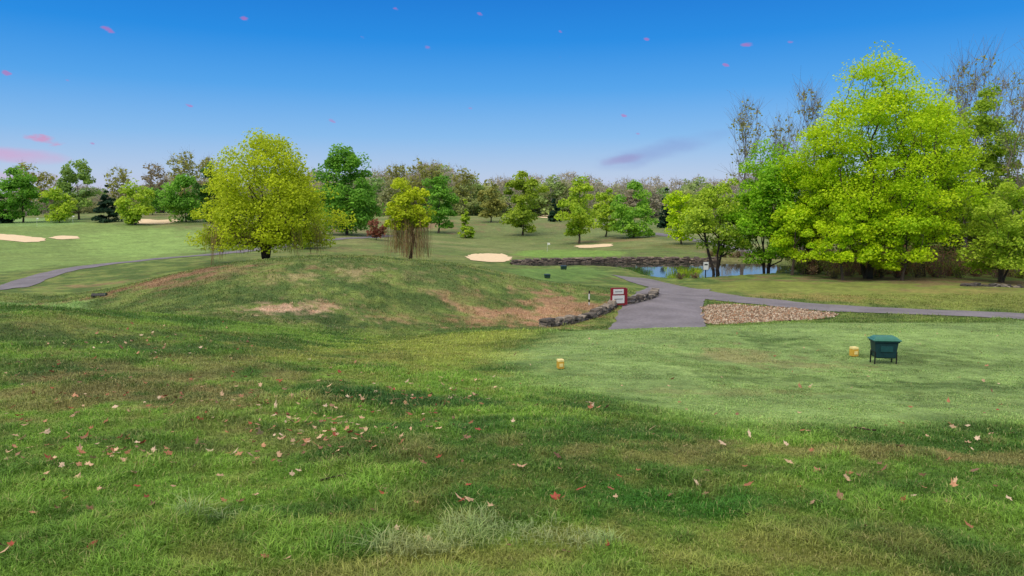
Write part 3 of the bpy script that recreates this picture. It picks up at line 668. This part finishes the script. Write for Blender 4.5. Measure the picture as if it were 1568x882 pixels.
def twig(u0,v0,u1,v1,r,h,sd):
    q0=pick(u0,v0);q1=pick(u1,v1)
    pts=np.linspace(q0,q1,7)+np.random.default_rng(sd).normal(0,.006,(7,3));pts[:,2]+=h
    v,q=tubes(pts[:-1],pts[1:],np.full(6,r),np.full(6,r*.85),6);mk('fallen_twig',v,q,[M_bark],np.tile(s2l((60,48,40)),(len(v),1)))
twig(485,747,532,732,.006,.035,1);twig(1305,660,1340,664,.009,.03,2)
# gravel stones
g=np.random.default_rng(9);lo,hi=grav.min(0),grav.max(0)
p=lo+(hi-lo)*g.random((6000,2));p=p[poly_sd(p[:,0],p[:,1],grav)>-.08];kk=len(p)
B=np.array([(1,0,0),(0,1,0),(-1,0,0),(0,-1,0),(0,0,1),(0,0,-1)],float)
V=(B[None]*g.uniform(.02,.06,(kk,1,1))*g.uniform(.6,1.3,(kk,6,1)))+np.column_stack([p,hz(p[:,0],p[:,1])+.05])[:,None]
f=np.array([(0,1,4),(1,2,4),(2,3,4),(3,0,4),(1,0,5),(2,1,5),(3,2,5),(0,3,5)])
pc=np.array([s2l(c) for c in((170,150,128),(140,118,96),(190,172,150),(112,92,76),(160,122,94))])[g.integers(0,5,kk)]
mk('gravel_stones',V.reshape(-1,3),(np.arange(kk)[:,None,None]*6+f).reshape(-1,3),[M_stone],np.repeat(pc,6,0))
# ---------------- world
w=bpy.data.worlds.new('World');sc.world=w;w.use_nodes=True;nt=w.node_tree;nt.nodes.clear()
out=N(nt,'ShaderNodeOutputWorld');bg=N(nt,'ShaderNodeBackground');bg.inputs['Strength'].default_value=.1;nt.links.new(bg.outputs[0],out.inputs[0])
SE,SR=math.radians(50),math.radians(215)
sky=N(nt,'ShaderNodeTexSky',sky_type='NISHITA');sky.sun_disc=False;sky.sun_elevation=SE;sky.sun_rotation=SR
tc=N(nt,'ShaderNodeTexCoord');sep=N(nt,'ShaderNodeSeparateXYZ');nt.links.new(tc.outputs['Generated'],sep.inputs[0])
rp=N(nt,'ShaderNodeValToRGB');nt.links.new(sep.outputs['Z'],rp.inputs[0])
stops=[(0,(208,200,226)),(.04,(184,204,234)),(.09,(134,188,240)),(.15,(78,164,238)),(.21,(20,140,230)),(.27,(0,120,216)),(.40,(130,176,228)),(.52,(255,252,250))]
cr=rp.color_ramp
while len(cr.elements)<len(stops): cr.elements.new(.5)
for el,(p_,c_) in zip(cr.elements,stops): el.position=p_;el.color=(*s2l(c_),1)
def vm(op,a,b=None,s=None):
    nd=N(nt,'ShaderNodeVectorMath',operation=op);nt.links.new(a,nd.inputs[0])
    if b is not None:
        if hasattr(b,'links'): nt.links.new(b,nd.inputs[1])
        else: nd.inputs[1].default_value=b
    if s is not None: nd.inputs['Scale'].default_value=s
    return nd
def mixc(a,b,f):
    nd=N(nt,'ShaderNodeMix',data_type='RGBA');
    nt.links.new(a,nd.inputs[6])
    if hasattr(b,'links'): nt.links.new(b,nd.inputs[7])
    else: nd.inputs[7].default_value=b
    if hasattr(f,'links'): nt.links.new(f,nd.inputs[0])
    else: nd.inputs[0].default_value=f
    return nd.outputs[2]
def mth(op,a,b=None):
    nd=N(nt,'ShaderNodeMath',operation=op)
    for i_,q in enumerate((a,b)):
        if q is None: continue
        if hasattr(q,'links'): nt.links.new(q,nd.inputs[i_])
        else: nd.inputs[i_].default_value=q
    return nd.outputs[0]
def mr(a,lo,hi,o0=0,o1=1):
    nd=N(nt,'ShaderNodeMapRange',interpolation_type='SMOOTHSTEP');nt.links.new(a,nd.inputs[0])
    for i_,q in enumerate((lo,hi,o0,o1)): nd.inputs[i_+1].default_value=q
    return nd.outputs[0]
col=rp.outputs[0]
mp=N(nt,'ShaderNodeMapping');mp.inputs['Scale'].default_value=(1,1,2.6);nt.links.new(tc.outputs['Generated'],mp.inputs[0])
nz=N(nt,'ShaderNodeTexNoise');nz.inputs['Scale'].default_value=9;nz.inputs['Detail'].default_value=6;nt.links.new(mp.outputs[0],nz.inputs['Vector'])
nz2=N(nt,'ShaderNodeTexNoise');nz2.inputs['Scale'].default_value=70;nz2.inputs['Detail'].default_value=4;nt.links.new(mp.outputs[0],nz2.inputs['Vector'])
def cloud(col,u,v,ru,rv,c,st,tilt=0,nn=None,am=3.0):
    d=ray(u,v);d=d/np.linalg.norm(d)
    sub=vm('SUBTRACT',tc.outputs['Generated'],tuple(d)).outputs[0]
    right=np.array([d[1],-d[0],0]);right/=np.linalg.norm(right);up=np.cross(right,d)
    r2=right*math.cos(tilt)+up*math.sin(tilt);u2=up*math.cos(tilt)-right*math.sin(tilt)
    a=vm('DOT_PRODUCT',sub,tuple(r2/(ru/F))).outputs['Value'];b=vm('DOT_PRODUCT',sub,tuple(u2/(rv/F))).outputs['Value']
    g_=mth('ADD',mth('MULTIPLY',a,a),mth('MULTIPLY',b,b))
    val=mth('ADD',mth('SUBTRACT',1,g_),mth('MULTIPLY',mth('SUBTRACT',(nn or nz).outputs['Fac'],.5),am))
    return mixc(col,(*s2l(c),1),mr(val,0,1.4,0,st))
col=cloud(col,1010,232,100,19,(124,142,206),.5,.22)
col=cloud(col,955,244,38,8,(150,124,186),.5,.15)
col=cloud(col,25,238,60,12,(226,150,198),.7,-.05)
col=cloud(col,65,214,24,7,(226,124,172),.7,-.2,nz2)
col=cloud(col,10,270,70,9,(212,172,208),.5)
fl=[(374,29,9),(1145,70,13),(1112,100,6),(655,73,8),(735,22,6),(606,14,7),(290,161,6),(955,177,6),(977,205,5),(10,112,8),(165,45,9),(858,48,5),(858,88,5),(1210,65,7),(720,165,6),(508,185,7),(142,220,5),(556,58,6),(105,124,5),(990,60,6)]
for u,v,r_ in fl: col=cloud(col,u,v,r_*.8,r_*.38,(190,104,176),.65,-.3,nz2,5.0)
scl=vm('SCALE',col,s=10.0).outputs[0]
fin=mixc(sky.outputs[0],scl,.92);nt.links.new(fin,bg.inputs[0])
sun=bpy.data.lights.new('sun','SUN');sun.energy=2.5;sun.angle=math.radians(40);sun.color=(1,.94,.84)
so=bpy.data.objects.new('sun',sun);sc.collection.objects.link(so)
sd=Vector((math.sin(SR)*math.cos(SE),math.cos(SR)*math.cos(SE),math.sin(SE)));so.rotation_euler=sd.to_track_quat('Z','Y').to_euler()
cam=bpy.data.cameras.new('camera');co=bpy.data.objects.new('camera',cam);sc.collection.objects.link(co)
cam.sensor_width=36;cam.lens=26;cam.clip_end=5000;cam.clip_start=.05;co.location=(0,0,CZ);co.rotation_euler=(math.pi/2-PITCH,0,0);sc.camera=co
sc.view_settings.view_transform='Standard';sc.view_settings.look='None';sc.view_settings.exposure=0
print('done',time.time()-T0)
